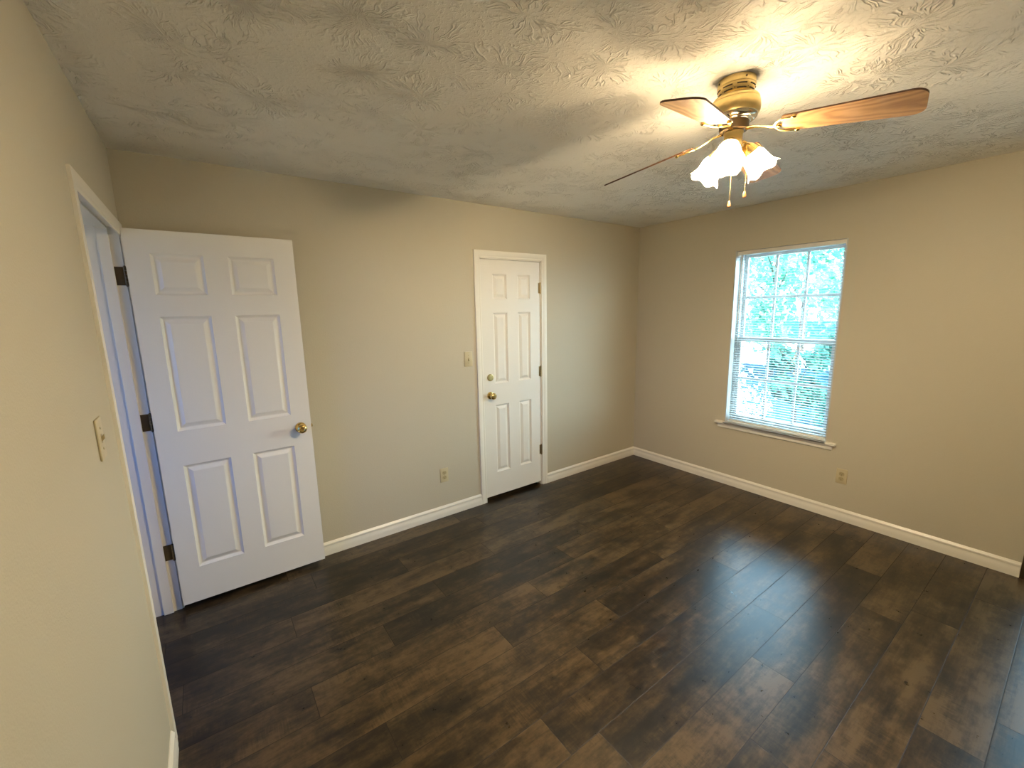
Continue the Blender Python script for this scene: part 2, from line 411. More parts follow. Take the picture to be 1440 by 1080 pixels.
# baseboards: profile (out from wall, height)
BB = [(0, 0), (0.0145, 0), (0.0145, 0.030), (0.0125, 0.048), (0.009, 0.058), (0.009, 0.066), (0.0125, 0.070), (0.012, 0.079), (0.007, 0.086), (0.003, 0.092), (0, 0.092)]
def baseboard(name, wall, t0, t1, label, m0=0, m1=0):
    bm = bmesh.new()
    def f(t, u, v):
        tt = t+(u*m0 if t == t0 else -u*m1)
        return {'left': Vector((u, tt, v)), 'back': Vector((tt, D-u, v)), 'right': Vector((W-u, tt, v)), 'front': Vector((tt, Y0+u, v))}[wall]
    prism(bm, BB, f, (t0, t1)); struct(link_auto(name, bm, TRIM, angle=25), label, 'baseboard')
baseboard('baseboard_back', 'back', 0.0, 2.0394, 'white baseboard between the open door and the closet door', 0, 0)
baseboard('baseboard_back', 'back', 2.7735, W, 'short white baseboard between the closet door and the far corner', 0, 1)
baseboard('baseboard_right', 'right', 0.187, D, 'white baseboard running under the window', 0, 1)
baseboard('baseboard_left', 'left', Y0, 1.953, 'white baseboard on the near left wall ending at the doorway trim', 1, 0)
baseboard('baseboard_front', 'front', 0, W, 'white baseboard behind the camera', 1, 1)
baseboard('baseboard_right', 'right', Y0, -0.465, 'white baseboard piece beside the patio door', 1, 0)

# casings
def casing(bm, wall, u0, u1, ztop, w_, thick, legs=(1, 1)):
    """inner opening edges u0,u1,ztop; flat moulded casing of width w_ on the given wall plane"""
    t = thick
    prof = [(0, 0), (0, t*0.60), (0.003, t*0.70), (0.010, t*0.72), (0.016, t*0.62), (0.022, t*0.80), (w_*0.62, t*0.98), (w_*0.88, t), (w_, t*0.86), (w_, 0)]
    def P(u, v, h):
        return {'left': Vector((h, u, v)), 'back': Vector((u, D-h, v)), 'hall': Vector((-T-h, u, v)), 'rightw': Vector((W-h, u, v))}[wall]
    path = [(u0, 0, -1, 0), (u0, ztop, -1, 1), (u1, ztop, 1, 1), (u1, 0, 1, 0)]
    rings = [[bm.verts.new(P(a+s*du, b+e*s, h)) for (s, h) in prof] for (a, b, du, e) in path]
    n = len(prof)
    for i in range(3):
        for k in range(n): bm.faces.new((rings[i][k], rings[i][(k+1) % n], rings[i+1][(k+1) % n], rings[i+1][k]))
    bm.faces.new(rings[0]); bm.faces.new(rings[-1])
bm = bmesh.new(); casing(bm, 'back', 2.0925, 2.7155, 2.042, 0.0555, 0.015)
struct(link_auto('trim_1', bm, TRIM, angle=25), 'white moulded casing around the closet door', 'door trim')
bm = bmesh.new(); casing(bm, 'left', DW0-0.003, DW1+0.006, 2.028, 0.060, 0.012)
struct(link_auto('trim_2', bm, TRIM, angle=25), 'white casing framing the hall doorway', 'door trim')
# jambs
def jamb_left():
    root = empty('trim_3', (0, 0, 0)); struct(root, 'white door jamb lining of the hall doorway', 'door jamb')
    bm = bmesh.new()
    box(bm, -T-0.002, -0.0005, DW1, DW1+0.018, 0, DWT)
    box(bm, -T-0.002, -0.0005, DW0-0.018, DW0, 0, DWT)
    box(bm, -T-0.002, -0.0005, DW0-0.018, DW1+0.018, DWT, DWT+0.018)
    link('jamb', bm, TRIM, root)
    bm = bmesh.new()
    box(bm, -0.081, -0.038, DW1-0.012, DW1, 0, DWT, 0.0015)
    box(bm, -0.081, -0.038, DW0, DW0+0.012, 0, DWT, 0.0015)
    box(bm, -0.081, -0.038, DW0+0.012, DW1-0.012, DWT-0.012, DWT, 0.0015)
    link('door_stop', bm, TRIM, root)
jamb_left()
def jamb_closet():
    root = empty('trim_4', (0, 0, 0)); struct(root, 'white jamb lining of the closet doorway', 'door jamb')
    bm = bmesh.new()
    for a, b in ((CX0-0.018, CX0), (CX1, CX1+0.018)): box(bm, a, b, D+0.0005, D+T, 0, CXT)
    box(bm, CX0-0.018, CX1+0.018, D+0.0005, D+T, CXT, CXT+0.018)
    link('jamb', bm, TRIM, root)
    bm = bmesh.new()
    for a, b in ((CX0, CX0+0.012), (CX1-0.012, CX1)): box(bm, a, b, D+0.042, D+0.075, 0, CXT)
    box(bm, CX0+0.012, CX1-0.012, D+0.042, D+0.075, CXT-0.012, CXT)
    link('door_stop', bm, TRIM, root)
jamb_closet()

# ------------------------------------------------------------------ doors
def leaf_mesh(bm, w_, h, t, cols, rows):
    """six raised panels on both faces. local x 0..w, y 0..t, z 0..h"""
    xs = sorted(set([0, w_]+[a for c_ in cols for a in c_])); zs = sorted(set([0, h]+[a for r in rows for a in r]))
    prof = [(0.0, 0.0), (0.003, 0.0045), (0.012, 0.0120), (0.016, 0.0128), (0.020, 0.0115), (0.037, 0.0030), (0.040, 0.0020)]
    for face, (y0, sgn) in enumerate(((0, 1), (t, -1))):
        for i in range(len(xs)-1):
            for j in range(len(zs)-1):
                x0, x1, z0, z1 = xs[i], xs[i+1], zs[j], zs[j+1]
                if (x0, x1) in cols and (z0, z1) in rows:
                    prev = None
                    for (ins, dep) in prof:
                        y = y0+sgn*dep
                        ring = [bm.verts.new(p) for p in ((x0+ins, y, z0+ins), (x1-ins, y, z0+ins), (x1-ins, y, z1-ins), (x0+ins, y, z1-ins))]
                        if prev:
                            for k in range(4): bm.faces.new((prev[k], prev[(k+1) % 4], ring[(k+1) % 4], ring[k]))
                        prev = ring
                    bm.faces.new(prev)
                else:
                    bm.faces.new([bm.verts.new(p) for p in ((x0, y0, z0), (x1, y0, z0), (x1, y0, z1), (x0, y0, z1))])
    for (x0, z0, x1, z1) in ((0, 0, w_, 0), (w_, 0, w_, h), (w_, h, 0, h), (0, h, 0, 0)):
        # split edges so they weld with the grid
        pts = [x for x in xs] if z0 == z1 else [z for z in zs]
        for a, b in zip(pts[:-1], pts[1:]):
            if z0 == z1: q = ((a, 0, z0), (b, 0, z0), (b, t, z0), (a, t, z0))
            else: q = ((x0, 0, a), (x0, 0, b), (x0, t, b), (x0, t, a))
            bm.faces.new([bm.verts.new(p) for p in q])
    bmesh.ops.remove_doubles(bm, verts=bm.verts, dist=1e-5)
def knob_mesh(bm, x, z, y, sgn=-1, s=1.0):
    """knob projecting along sgn*y from plane y"""
    prof = [(0.0, 0.0), (0.032, 0.0), (0.032, 0.003), (0.029, 0.008), (0.018, 0.011), (0.0125, 0.013), (0.0115, 0.022), (0.014, 0.028),
            (0.022, 0.033), (0.0275, 0.041), (0.0285, 0.048), (0.026, 0.055), (0.020, 0.060), (0.014, 0.0625), (0.012, 0.0605), (0.0, 0.060)]
    M = Matrix.Translation((x, y, z)) @ Matrix.Rotation(PI/2 if sgn < 0 else -PI/2, 4, 'X')
    lathe(bm, [(r*s, h*s) for r, h in prof], 32, M)
    bmesh.ops.remove_doubles(bm, verts=bm.verts, dist=1e-5)
def hinge_mesh(bm, x, y, z, lx0, lx1, ly, ax='x', h=0.089, r=0.0065):
    """knuckle barrel at (x,y), a leaf plate"""
    for k in range(5):
        za = z-h/2+k*h/5; M = Matrix.Translation((x, y, za))
        rg = lathe(bm, [(0, 0.0004), (r, 0.0004), (r, h/5-0.0008), (0, h/5-0.0008)], 12, M)
    for zz, s_ in ((z-h/2, -1), (z+h/2, 1)):
        lathe(bm, [(r*0.75, 0), (r*0.9, s_*0.003), (r*0.4, s_*0.006), (0, s_*0.0065)], 12, Matrix.Translation((x, y, zz)))
    if ax == 'x': box(bm, lx0, lx1, ly-0.0012, ly+0.0012, z-h/2, z+h/2, 0.0006)
    for dz in (-0.03, 0, 0.03):
        lathe(bm, [(0, -0.0018), (0.0035, -0.0016), (0.0035, 0)], 10, Matrix.Translation(((lx0+lx1)/2, ly, z+dz)) @ Matrix.Rotation(-PI/2, 4, 'X'))
    bmesh.ops.remove_doubles(bm, verts=bm.verts, dist=1e-6)

# open door (hinged at the hall doorway, swung against the back wall)
HZ = 0.0331
def open_door():
    root = empty('door_1', (0.010, 2.9077, 0), math.radians(0.463))
    struct(root, 'white six-panel door standing wide open against the back wall', 'door')
    bm = bmesh.new(); w_ = 0.747; h = 2.0575-HZ
    cols = [(0.095, 0.312), (0.420, 0.640)]; rows = [(0.237-HZ, 0.835-HZ), (1.028-HZ, 1.632-HZ), (1.742-HZ, 1.946-HZ)]
    leaf_mesh(bm, w_, h, 0.035, cols, rows)
    link('door_leaf', bm, DOORW, root, loc=(0, 0, HZ))
    bm = bmesh.new(); knob_mesh(bm, 0.686, 0.943, 0.0); tag(link_auto('door_knob', bm, BRASS, root, 35), 'polished brass knob')
    bm = bmesh.new(); knob_mesh(bm, 0.686, 0.943, 0.035, 1); tag(link_auto('door_knob', bm, BRASS, root, 35), 'brass knob on the back of the door')
    bm = bmesh.new(); box(bm, w_-0.0005, w_+0.001, 0.005, 0.030, 0.915, 0.971); box(bm, w_, w_+0.010, 0.011, 0.024, 0.934, 0.952, 0.002)
    tag(link('latch', bm, BRASS, root), 'brass latch plate and bolt')
    for z in (1.833, 1.09, 0.353):
        bm = bmesh.new()
        hinge_mesh(bm, -0.008, 0.024, z, -0.050, -0.008, 0.0335)
        tag(link_auto('hinge', bm, BRONZE, root, 30), 'dark bronze hinge')
open_door()
def closet_door():
    root = empty('door_2', (2.100, D+0.004, 0)); struct(root, 'narrow white six-panel closet door, shut', 'door')
    z0 = 0.0343; w_ = 0.604; h = 2.0325-z0
    bm = bmesh.new()
    leaf_mesh(bm, w_, h, 0.035, [(0.112, 0.253), (0.365, 0.497)], [(0.243-z0, 0.840-z0), (1.023-z0, 1.611-z0), (1.720-z0, 1.921-z0)])
    link('door_leaf', bm, DOORW, root, loc=(0, 0, z0))
    bm = bmesh.new(); knob_mesh(bm, 0.062, 0.929, 0.0); tag(link_auto('door_knob', bm, BRASS, root, 35), 'polished brass knob')
    bm = bmesh.new()
    M = Matrix.Translation((0.066, 0, 1.081)) @ Matrix.Rotation(PI/2, 4, 'X')
    lathe(bm, [(0.0295, 0), (0.0295, 0.006), (0.026, 0.012), (0.019, 0.014), (0.0185, 0.0125), (0, 0.0125)], 32, M)
    box(bm, 0.0645, 0.0675, -0.0135, -0.0115, 1.073, 1.089)
    tag(link_auto('deadbolt', bm, SATIN, root, 30), 'round brass deadbolt cylinder')
    for z in (1.814, 1.081, 0.346):
        bm = bmesh.new(); hinge_mesh(bm, 0.6065, -0.007, z, 0.588, 0.6065, 0.0005)
        box(bm, 0.6065, 0.6125, -0.0015, 0.0005, z-0.0445, z+0.0445)
        tag(link_auto('hinge', bm, HINGEB, root, 30), 'dull brass hinge')
closet_door()

# ------------------------------------------------------------------ switches and outlets
def orient(name, pos, facing, label, cat, group=None):
    """local frame: x right along wall, -y out into the room, z up"""
    rz = {'back': 0, 'right': -PI/2, 'left': PI/2}[facing]
    o = empty(name, pos, rz); tag(o, label, cat, group); return o
def plate(root, h=0.119, w_=0.073):
    bm = bmesh.new(); box(bm, -w_/2, w_/2, -0.0055, -0.0002, -h/2, h/2, 0.0022)
    link_auto('cover_plate', bm, IVORY, root, 30)
def screw(root, x, z):
    bm = bmesh.new(); lathe(bm, [(0.0036, 0), (0.0036, 0.001), (0.002, 0.0016), (0, 0.0016)], 12, Matrix.Translation((x, -0.0055, z)) @ Matrix.Rotation(PI/2, 4, 'X'))
    box(bm, x-0.0028, x+0.0028, -0.0075, -0.0070, z-0.0004, z+0.0004)
    link('screw', bm, IVORYD, root)
def switch(pos, facing, label):
    root = orient('light_switch', pos, facing, label, 'light switch')
    plate(root)
    bm = bmesh.new(); box(bm, -0.0058, 0.0058, -0.0065, -0.0050, -0.0125, 0.0125)
    link('toggle_slot', bm, IVORYD, root)
    bm = bmesh.new(); box(bm, -0.0045, 0.0045, -0.013, -0.004, -0.010, 0.004, 0.0015)
    for v in bm.verts:
        if v.co.y < -0.009: v.co.z += 0.0085 if facing == 'left' else -0.0065
    tag(link('toggle', bm, IVORYD, root), 'small toggle lever')
    screw(root, 0, 0.030); screw(root, 0, -0.030)
def outlet(pos, facing, label):
    root = orient('wall_outlet', pos, facing, label, 'electrical outlet')
    plate(root, 0.115, 0.070)
    for z in (0.0195, -0.0195):
        bm = bmesh.new()
        pts = []
        for k in range(28):
            a = 2*PI*k/28; x, zz = 0.0172*math.cos(a), 0.0172*math.sin(a); zz = max(-0.0142, min(0.0142, zz)); pts.append((x, zz))
        fr = [bm.verts.new((x, -0.0068, z+zz)) for x, zz in pts]; bk = [bm.verts.new((x, -0.0050, z+zz)) for x, zz in pts]
        bm.faces.new(fr)
        for k in range(28): bm.faces.new((fr[k], fr[(k+1) % 28], bk[(k+1) % 28], bk[k]))
        rc = link('receptacle', bm, IVORYD, root)
        bm = bmesh.new()
        box(bm, -0.0072, -0.0056, -0.0072, -0.0066, z-0.001, z+0.008); box(bm, 0.0052, 0.0068, -0.0072, -0.0066, z+0.0, z+0.007)
        lathe(bm, [(0.0026, 0), (0.0026, 0.0005), (0, 0.0005)], 10, Matrix.Translation((0, -0.0068, z-0.0075)) @ Matrix.Rotation(PI/2, 4, 'X'))
        link('contact_slots', bm, SLOT, rc)
    screw(root, 0, 0)
switch((0, 1.72, 1.293), 'left', 'ivory toggle light switch on the left wall before the doorway')
switch((1.961, D, 1.253), 'back', 'ivory toggle light switch beside the closet door')
outlet((1.700, D, 0.347), 'back', 'ivory wall outlet left of the closet door')
outlet((W, 1.096, 0.345), 'right', 'ivory wall outlet below and right of the window')

# ------------------------------------------------------------------ window
def window():
    root = empty('window_1', (W, 0, 0)); struct(root, 'white single-hung window with grids in two sashes', 'window')
    z0, z1 = 0.589, WZ1
    bm = bmesh.new()   # vinyl frame in the wall depth (local x is depth)
    fx0, fx1 = 0.075, 0.150
    for a, b in ((WY0, WY0+0.030), (WY1-0.030, WY1)): box(bm, fx0, fx1, a, b, z0, z1)
    box(bm, fx0, fx1, WY0+0.03, WY1-0.03, z1-0.030, z1); box(bm, fx0, fx1, WY0+0.03, WY1-0.03, z0, z0+0.030)
    link('window_frame', bm, VINYL, root)
    bm = bmesh.new(); box(bm, 0.0005, 0.075, WY1-0.008, WY1-0.0003, z0, z1); box(bm, 0.0005, 0.075, WY0+0.0003, WY0+0.008, z0, z1); box(bm, 0.0005, 0.075, WY0+0.008, WY1-0.008, z1-0.001, z1-0.0003)
    link('reveal_liner', bm, VINYL, root)
    def sash(x, za, zb, bot, top, grids):
        bm = bmesh.new(); ya, yb = WY0+0.030, WY1-0.030; s = 0.026
        box(bm, x-0.012, x+0.012, ya, ya+s, za, zb, 0.002); box(bm, x-0.012, x+0.012, yb-s, yb, za, zb, 0.002)
        box(bm, x-0.012, x+0.012, ya+s, yb-s, za, za+bot, 0.002); box(bm, x-0.012, x+0.012, ya+s, yb-s, zb-top, zb, 0.002)
        sa = link('sash', bm, VINYL, root)
        bm = bmesh.new(); g = 0.0095
        ya += s; yb -= s; zc0, zc1 = za+bot, zb-top
        for k in (1, 2):
            y = ya+(yb-ya)*k/3; box(bm, x-0.007, x+0.007, y-g, y+g, zc0, zc1, 0.002)
        zm = (zc0+zc1)/2; box(bm, x-0.0072, x+0.0072, ya, yb, zm-g, zm+g, 0.002)
        link('muntins', bm, VINYL, sa)
        bm = bmesh.new(); box(bm, x-0.002, x+0.002, ya-0.003, yb+0.003, zc0-0.003, zc1+0.003); link('glass_pane', bm, GLASS, sa)
    sash(0.128, 1.322, z1-0.030, 0.034, 0.022, None)
    sash(0.098, z0+0.030, 1.352, 0.038, 0.034, None)
    bm = bmesh.new(); box(bm, 0.083, 0.100, 1.58, 1.64, 1.352, 1.362, 0.002); link('sash_lock', bm, VINYL, root)
    # stool and apron
    bm = bmesh.new()
    box(bm, -0.034, 0.075, WY0+0.0005, WY1-0.0005, 0.570, 0.589); box(bm, -0.034, -0.0002, 1.150, 2.086, 0.570, 0.589, 0.004)
    link('sill', bm, TRIM, root)
    bm = bmesh.new(); box(bm, -0.014, -0.0002, 1.172, 2.064, 0.532, 0.5695, 0.003); link('apron', bm, TRIM, root)
window()

def blind():
    root = empty('window_blind', (W+0.040, (WY0+WY1)/2, 2.083)); tag(root, 'white mini blind with open slats hanging in the window', 'window blind')
    hw = (WY1-WY0)/2-0.017
    bm = bmesh.new(); box(bm, -0.020, 0.020, -hw, hw, -0.030, 0, 0.002); link('headrail', bm, TRIM, root)
    for s in (-1, 1):
        bm = bmesh.new(); box(bm, -0.023, 0.022, s*(hw+0.003)-0.004, s*(hw+0.003)+0.004, -0.040, 0.0015, 0.001)
        link('end_bracket', bm, TRIM, root)
    bm = bmesh.new(); n = 70; top, bot = -0.050, 0.617-2.083; hs = hw-0.004
    for i in range(n):
        z = top+(bot-top)*i/(n-1)
        for s in range(3):
            pass
        th = math.radians(9)
        pr = []
        for u in (-1, -0.5, 0, 0.5, 1):
            x = u*0.0122; zz = 0.0016*(1-u*u)
            pr.append((x*math.cos(th)-zz*math.sin(th), x*math.sin(th)+zz*math.cos(th)))
        a = [bm.verts.new((x, -hs, z+zz)) for x, zz in pr]; b = [bm.verts.new((x, hs, z+zz)) for x, zz in pr]
        a2 = [bm.verts.new((x, -hs, z+zz-0.0004)) for x, zz in pr]; b2 = [bm.verts.new((x, hs, z+zz-0.0004)) for x, zz in pr]
        for k in range(4):
            bm.faces.new((a[k], a[k+1], b[k+1], b[k])); bm.faces.new((a2[k], b2[k], b2[k+1], a2[k+1]))
    me = bpy.data.meshes.new('slats'); bm.to_mesh(me); bm.free(); me.materials.append(SLATM)
    for p in me.polygons: p.use_smooth = True
    o = bpy.data.objects.new('slats', me); COL.objects.link(o); o.parent = root
    bm = bmesh.new(); box(bm, -0.0115, 0.0115, -hs, hs, bot-0.022, bot-0.009, 0.002); link('bottom_rail', bm, TRIM, root)
    for y in (-hs*0.72, 0, hs*0.72):
        bm = bmesh.new()
        for x in (-0.0125, 0.0125): tube(bm, [(x, y, -0.03), (x, y, bot-0.012)], 0.0006, 5)
        link('ladder_cord', bm, TRIM, root)
    bm = bmesh.new(); tube(bm, [(-0.024, hs*0.93, -0.032), (-0.026, hs*0.93, -0.62)], 0.0035, 6); link('tilt_wand', bm, TRIM, root)
blind()

# patio door just outside the frame on the right (baseboard stops at it)
def patio():
    root = empty('door_3', (W, 0, 0)); struct(root, 'dark-framed glass patio door beyond the baseboard end', 'door')
    bm = bmesh.new()
    for a, b in ((PY0, PY0+0.05), (PY1-0.05, PY1)): box(bm, 0.0, 0.12, a, b, 0, PZ)
    box(bm, 0.0, 0.12, PY0+0.05, PY1-0.05, PZ-0.05, PZ); box(bm, 0.0, 0.12, PY0+0.05, PY1-0.05, 0, 0.06)
    link('door_frame', bm, BRONZE, root)
    bm = bmesh.new(); box(bm, 0.058, 0.062, PY0+0.05, PY1-0.05, 0.06, PZ-0.05); link('glass_pane', bm, TINTED, root)
patio()
def casing3():
    bm = bmesh.new(); casing(bm, 'rightw', PY0, PY1, PZ, 0.055, 0.014)
    struct(link_auto('trim_5', bm, BRONZE, angle=25), 'dark casing around the patio door', 'door trim')
casing3()

# ------------------------------------------------------------------ hallway and closet interior
struct(slab_holes('wall_hallway', 'x', -1.25, -0.12, (0.6, D+0.7), (0, H), [(1.4, 2.6, 0.8, 2.1)], HALLW), 'pale hallway wall beyond the open doorway', 'wall')
struct(slab_holes('wall_hallway', 'y', D+0.7, 0.1, (-1.37, 0.0), (0, H), [], HALLW), 'far end wall of the hallway', 'wall')
struct(slab_holes('wall_hallway', 'y', 0.6, -0.1, (-1.37, -T), (0, H), [], HALLW), 'near end wall of the hallway', 'wall')
struct(slab_holes('wall_closet', 'y', D+0.8, 0.1, (-0.0, W), (0, H), [], HALLW), 'rear wall inside the closet', 'wall')
struct(slab_holes('wall_closet', 'x', 0.0, 0.1, (D+T, D+0.8), (0, H), [], HALLW), 'left side wall inside the closet', 'wall')
struct(slab_holes('wall_closet', 'x', W, 0.15, (D+T, D+0.8), (0, H), [], HALLW), 'right side wall inside the closet', 'wall')
def hall_window():
    root = empty('window_2', (-1.25, 0, 0)); struct(root, 'plain hallway window', 'window')
    bm = bmesh.new()
    for a, b in ((1.4, 1.44), (2.56, 2.6)): box(bm, -0.1, -0.03, a, b, 0.8, 2.1)
    box(bm, -0.1, -0.03, 1.44, 2.56, 0.8, 0.84); box(bm, -0.1, -0.03, 1.44, 2.56, 2.06, 2.1)
    link('window_frame', bm, VINYL, root)
    bm = bmesh.new(); box(bm, -0.066, -0.062, 1.43, 2.57, 0.83, 2.07); link('glass_pane', bm, GLASS, root)
hall_window()

# ------------------------------------------------------------------ ceiling fan
FX, FY = 1.965, 0.983
def fan():
    root = empty('ceiling_fan', (FX, FY, H)); tag(root, 'brass hugger ceiling fan with oak blades and lit frosted shades', 'ceiling fan')
    Z = lambda z: z-H
    bm = bmesh.new()
    r = lathe(bm, [(0.0635, 0), (0.0640, -0.020), (0.0635, -0.022), (0.0620, -0.0235)], 56)
    link_auto('canopy', bm, SATIN, root, 30)
    # slotted lower canopy
    bm = bmesh.new()
    lathe(bm, [(0.062, -0.0235), (0.0605, -0.036), (0.056, -0.050), (0.046, -0.058), (0.038, -0.062)], 56)
    vent = link_auto('vent_cone', bm, SATIN, root, 50)
    bm = bmesh.new()
    for k in range(8):
        a0 = 2*PI*k/8
        for j, (ra, za) in enumerate(((0.0610, -0.0320), (0.0575, -0.0455))):
            pts = [((ra+0.0004)*math.cos(a0+t), (ra+0.0004)*math.sin(a0+t), za) for t in [x*0.045 for x in range(-6, 7)]]
            tube(bm, pts, 0.0026, 6, 0.8)
        tube(bm, [(0.0588*math.cos(a0+PI/8), 0.0588*math.sin(a0+PI/8), -0.041), (0.045*math.cos(a0+PI/8), 0.045*math.sin(a0+PI/8), -0.060)], 0.0015, 6)
    link('vent_slots', bm, SLOT, vent)
    for k in range(4):
        a = PI/4+k*PI/2+0.2; bm = bmesh.new()
        lathe(bm, [(0.0038, 0), (0.0036, 0.002), (0.0, 0.003)], 10, Matrix.Translation((0.0635*math.cos(a), 0.0635*math.sin(a), -0.012)) @ Matrix.Rotation(a, 4, 'Z') @ Matrix.Rotation(PI/2, 4, 'Y'))
        link('canopy_screw', bm, BRONZE, root)
    bm = bmesh.new()
    lathe(bm, [(0.036, Z(2.382)), (0.066, Z(2.3835)), (0.074, Z(2.380)), (0.0790, Z(2.373)), (0.080, Z(2.368)), (0.0795, Z(2.3655)), (0.0822, Z(2.362)), (0.0845, Z(2.345)), (0.0835, Z(2.332)), (0.079, Z(2.322)), (0.0765, Z(2.319))], 64)
    link_auto('motor_housing', bm, SATIN, root, 40)
    bm = bmesh.new()
    lathe(bm, [(0.0765, Z(2.319)), (0.0755, Z(2.313)), (0.070, Z(2.306)), (0.062, Z(2.302)), (0.058, Z(2.303)), (0.056, Z(2.300)), (0.050, Z(2.298))], 64)
    link_auto('trim_ring', bm, CHROME, root, 40)
    bm = bmesh.new()
    lathe(bm, [(0.050, Z(2.300)), (0.050, Z(2.276)), (0.047, Z(2.270)), (0.040, Z(2.267)), (0.030, Z(2.267))], 48)
    link_auto('rotor_hub', bm, BRONZE, root, 35)
    bm = bmesh.new()
    lathe(bm, [(0.034, Z(2.268)), (0.0345, Z(2.262)), (0.0315, Z(2.258)), (0.0315, Z(2.222)), (0.034, Z(2.219)), (0.036, Z(2.212)), (0.033, Z(2.200)), (0.022, Z(2.188)), (0.010, Z(2.182)), (0.008, Z(2.174)), (0.0, Z(2.172))], 48)
    link_auto('switch_housing', bm, SATIN, root, 40)
    # blades
    phi = math.radians(-78.17); beta = -0.205; dr = 0.113
    def outline():
        pts = []
        r0, r1, w0, w1, c0, c1 = 0.158, 0.531, 0.096/2, 0.134/2, 0.02, 0.035
        def hw(x): return w0+(w1-w0)*min(1, (x-r0)/(r1-r0))
        # +side from root to tip
        for k in range(5):
            a = PI/2*k/4; pts.append((r0+c0*(1-math.sin(a)), hw(r0)-c0*(1-math.cos(a))))
        pts = [(r0, hw(r0)-c0)] + [(r0+c0*(1-math.cos(PI/2*k/4)), hw(r0)-c0+c0*math.sin(PI/2*k/4)) for k in range(1, 5)]
        for k in range(7):
            a = PI/2*k/6; pts.append((r1-c1+c1*math.sin(a), hw(r1)-c1+c1*math.cos(a)))
        return pts
    half = outline(); ring = half+[(x, -y) for x, y in reversed(half)]
    for k in range(4):
        dr, beta = (0.155, -0.37) if k == 2 else (0.113, -0.205)      # the left blade droops and pitches a little more
        R = Matrix.Rotation(phi+k*PI/2, 4, 'Z') @ Matrix.Rotation(math.atan(dr), 4, 'Y') @ Matrix.Rotation(beta, 4, 'X')
        M = Matrix.Translation((0, 0, 2.272-H)) @ R
        bm = bmesh.new(); t = 0.0028
        lo = [bm.verts.new((x, y, -t)) for x, y in ring]; hi = [bm.verts.new((x, y, t)) for x, y in ring]
        f = bm.faces.new(lo); bm.faces.new(hi)
        for i in range(len(ring)):
            q = bm.faces.new((lo[i], lo[(i+1) % len(ring)], hi[(i+1) % len(ring)], hi[i])); q.material_index = 1
        b = link('blade', bm, [WOOD, DWOOD], root); b.matrix_local = M
        # horseshoe blade iron
        bm = bmesh.new()
        ush = []
        for j in range(25):
            a = PI/2+PI*j/24
            ush.append((0.178+0.040*math.cos(a)*1.0, 0.040*math.sin(a), -0.0075))
        ush = [(0.200, 0.043, -0.007)]+ush+[(0.200, -0.043, -0.007)]
        tube(bm, ush, 0.0048, 8, 0.6)
        tube(bm, [(0.040, 0, 0.002), (0.070, 0, 0.004), (0.100, 0, -0.002), (0.125, 0, -0.007), (0.142, 0, -0.0075)], [0.010, 0.007, 0.0055, 0.006, 0.008], 10, 0.5)
        for sx, sy in ((0.200, 0.043), (0.200, -0.043), (0.150, 0.0)):
            lathe(bm, [(0.0075, 0.004), (0.0075, -0.002), (0.004, -0.0045), (0, -0.005)], 12, Matrix.Translation((sx, sy, -0.0075)))
        link_auto('blade_bracket', bm, BRASS, b, 40)
    # light kit
    tilt = math.radians(50)
    for k, az in enumerate((-160, -35, 80)):
        A = math.radians(az); rad = Vector((math.cos(A), math.sin(A), 0)); ax = (rad*math.cos(tilt)+Vector((0, 0, -1))*math.sin(tilt)).normalized()
        neck = Vector((0, 0, Z(2.214)))+rad*0.054
        cen = Vector((0, 0, Z(2.114)))+rad*0.122
        q = ax.to_track_quat('Z', 'Y').to_matrix().to_4x4(); M = Matrix.Translation(neck) @ q
        bm = bmesh.new()
        tube(bm, [Vector((0, 0, Z(2.226)))+rad*0.028, Vector((0, 0, Z(2.234)))+rad*0.038, Vector((0, 0, Z(2.230)))+rad*0.047, neck-ax*0.006], [0.006, 0.006, 0.0065, 0.008], 10)
        lathe(bm, [(0.0, -0.012), (0.012, -0.011), (0.019, -0.004), (0.0245, 0.004), (0.0300, 0.020), (0.0330, 0.026), (0.0315, 0.026), (0.0225, 0.006)], 32, M)
        arm = link_auto('lamp_socket', bm, BRASS, root, 40)
        bm = bmesh.new()
        prof = [(0.0215, 0.004), (0.024, 0.014), (0.031, 0.027), (0.038, 0.042), (0.041, 0.058), (0.042, 0.072), (0.045, 0.086), (0.052, 0.098), (0.060, 0.107)]
        nn = len(prof)
        def wave(i, a):
            f_ = max(0, (i-4)/(nn-5))
            return (0.0022*f_*math.cos(6*a)+0.0006*math.cos(24*a), 0.0048*f_*f_*math.cos(6*a))
        lathe(bm, prof, 96, M, wave)
        sh = link('lamp_shade', bm, SHADE, root, True)
        bm = bmesh.new()
        lathe(bm, [(0.0, 0.012), (0.013, 0.014), (0.0135, 0.030), (0.020, 0.045), (0.0265, 0.058), (0.0275, 0.068), (0.024, 0.080), (0.014, 0.089), (0.0, 0.092)], 16, M)
        bmesh.ops.remove_doubles(bm, verts=bm.verts, dist=1e-5)
        link('bulb', bm, BULB, sh, True)
    # pull chains
    vx, vy = -0.879, -0.476      # towards the camera side
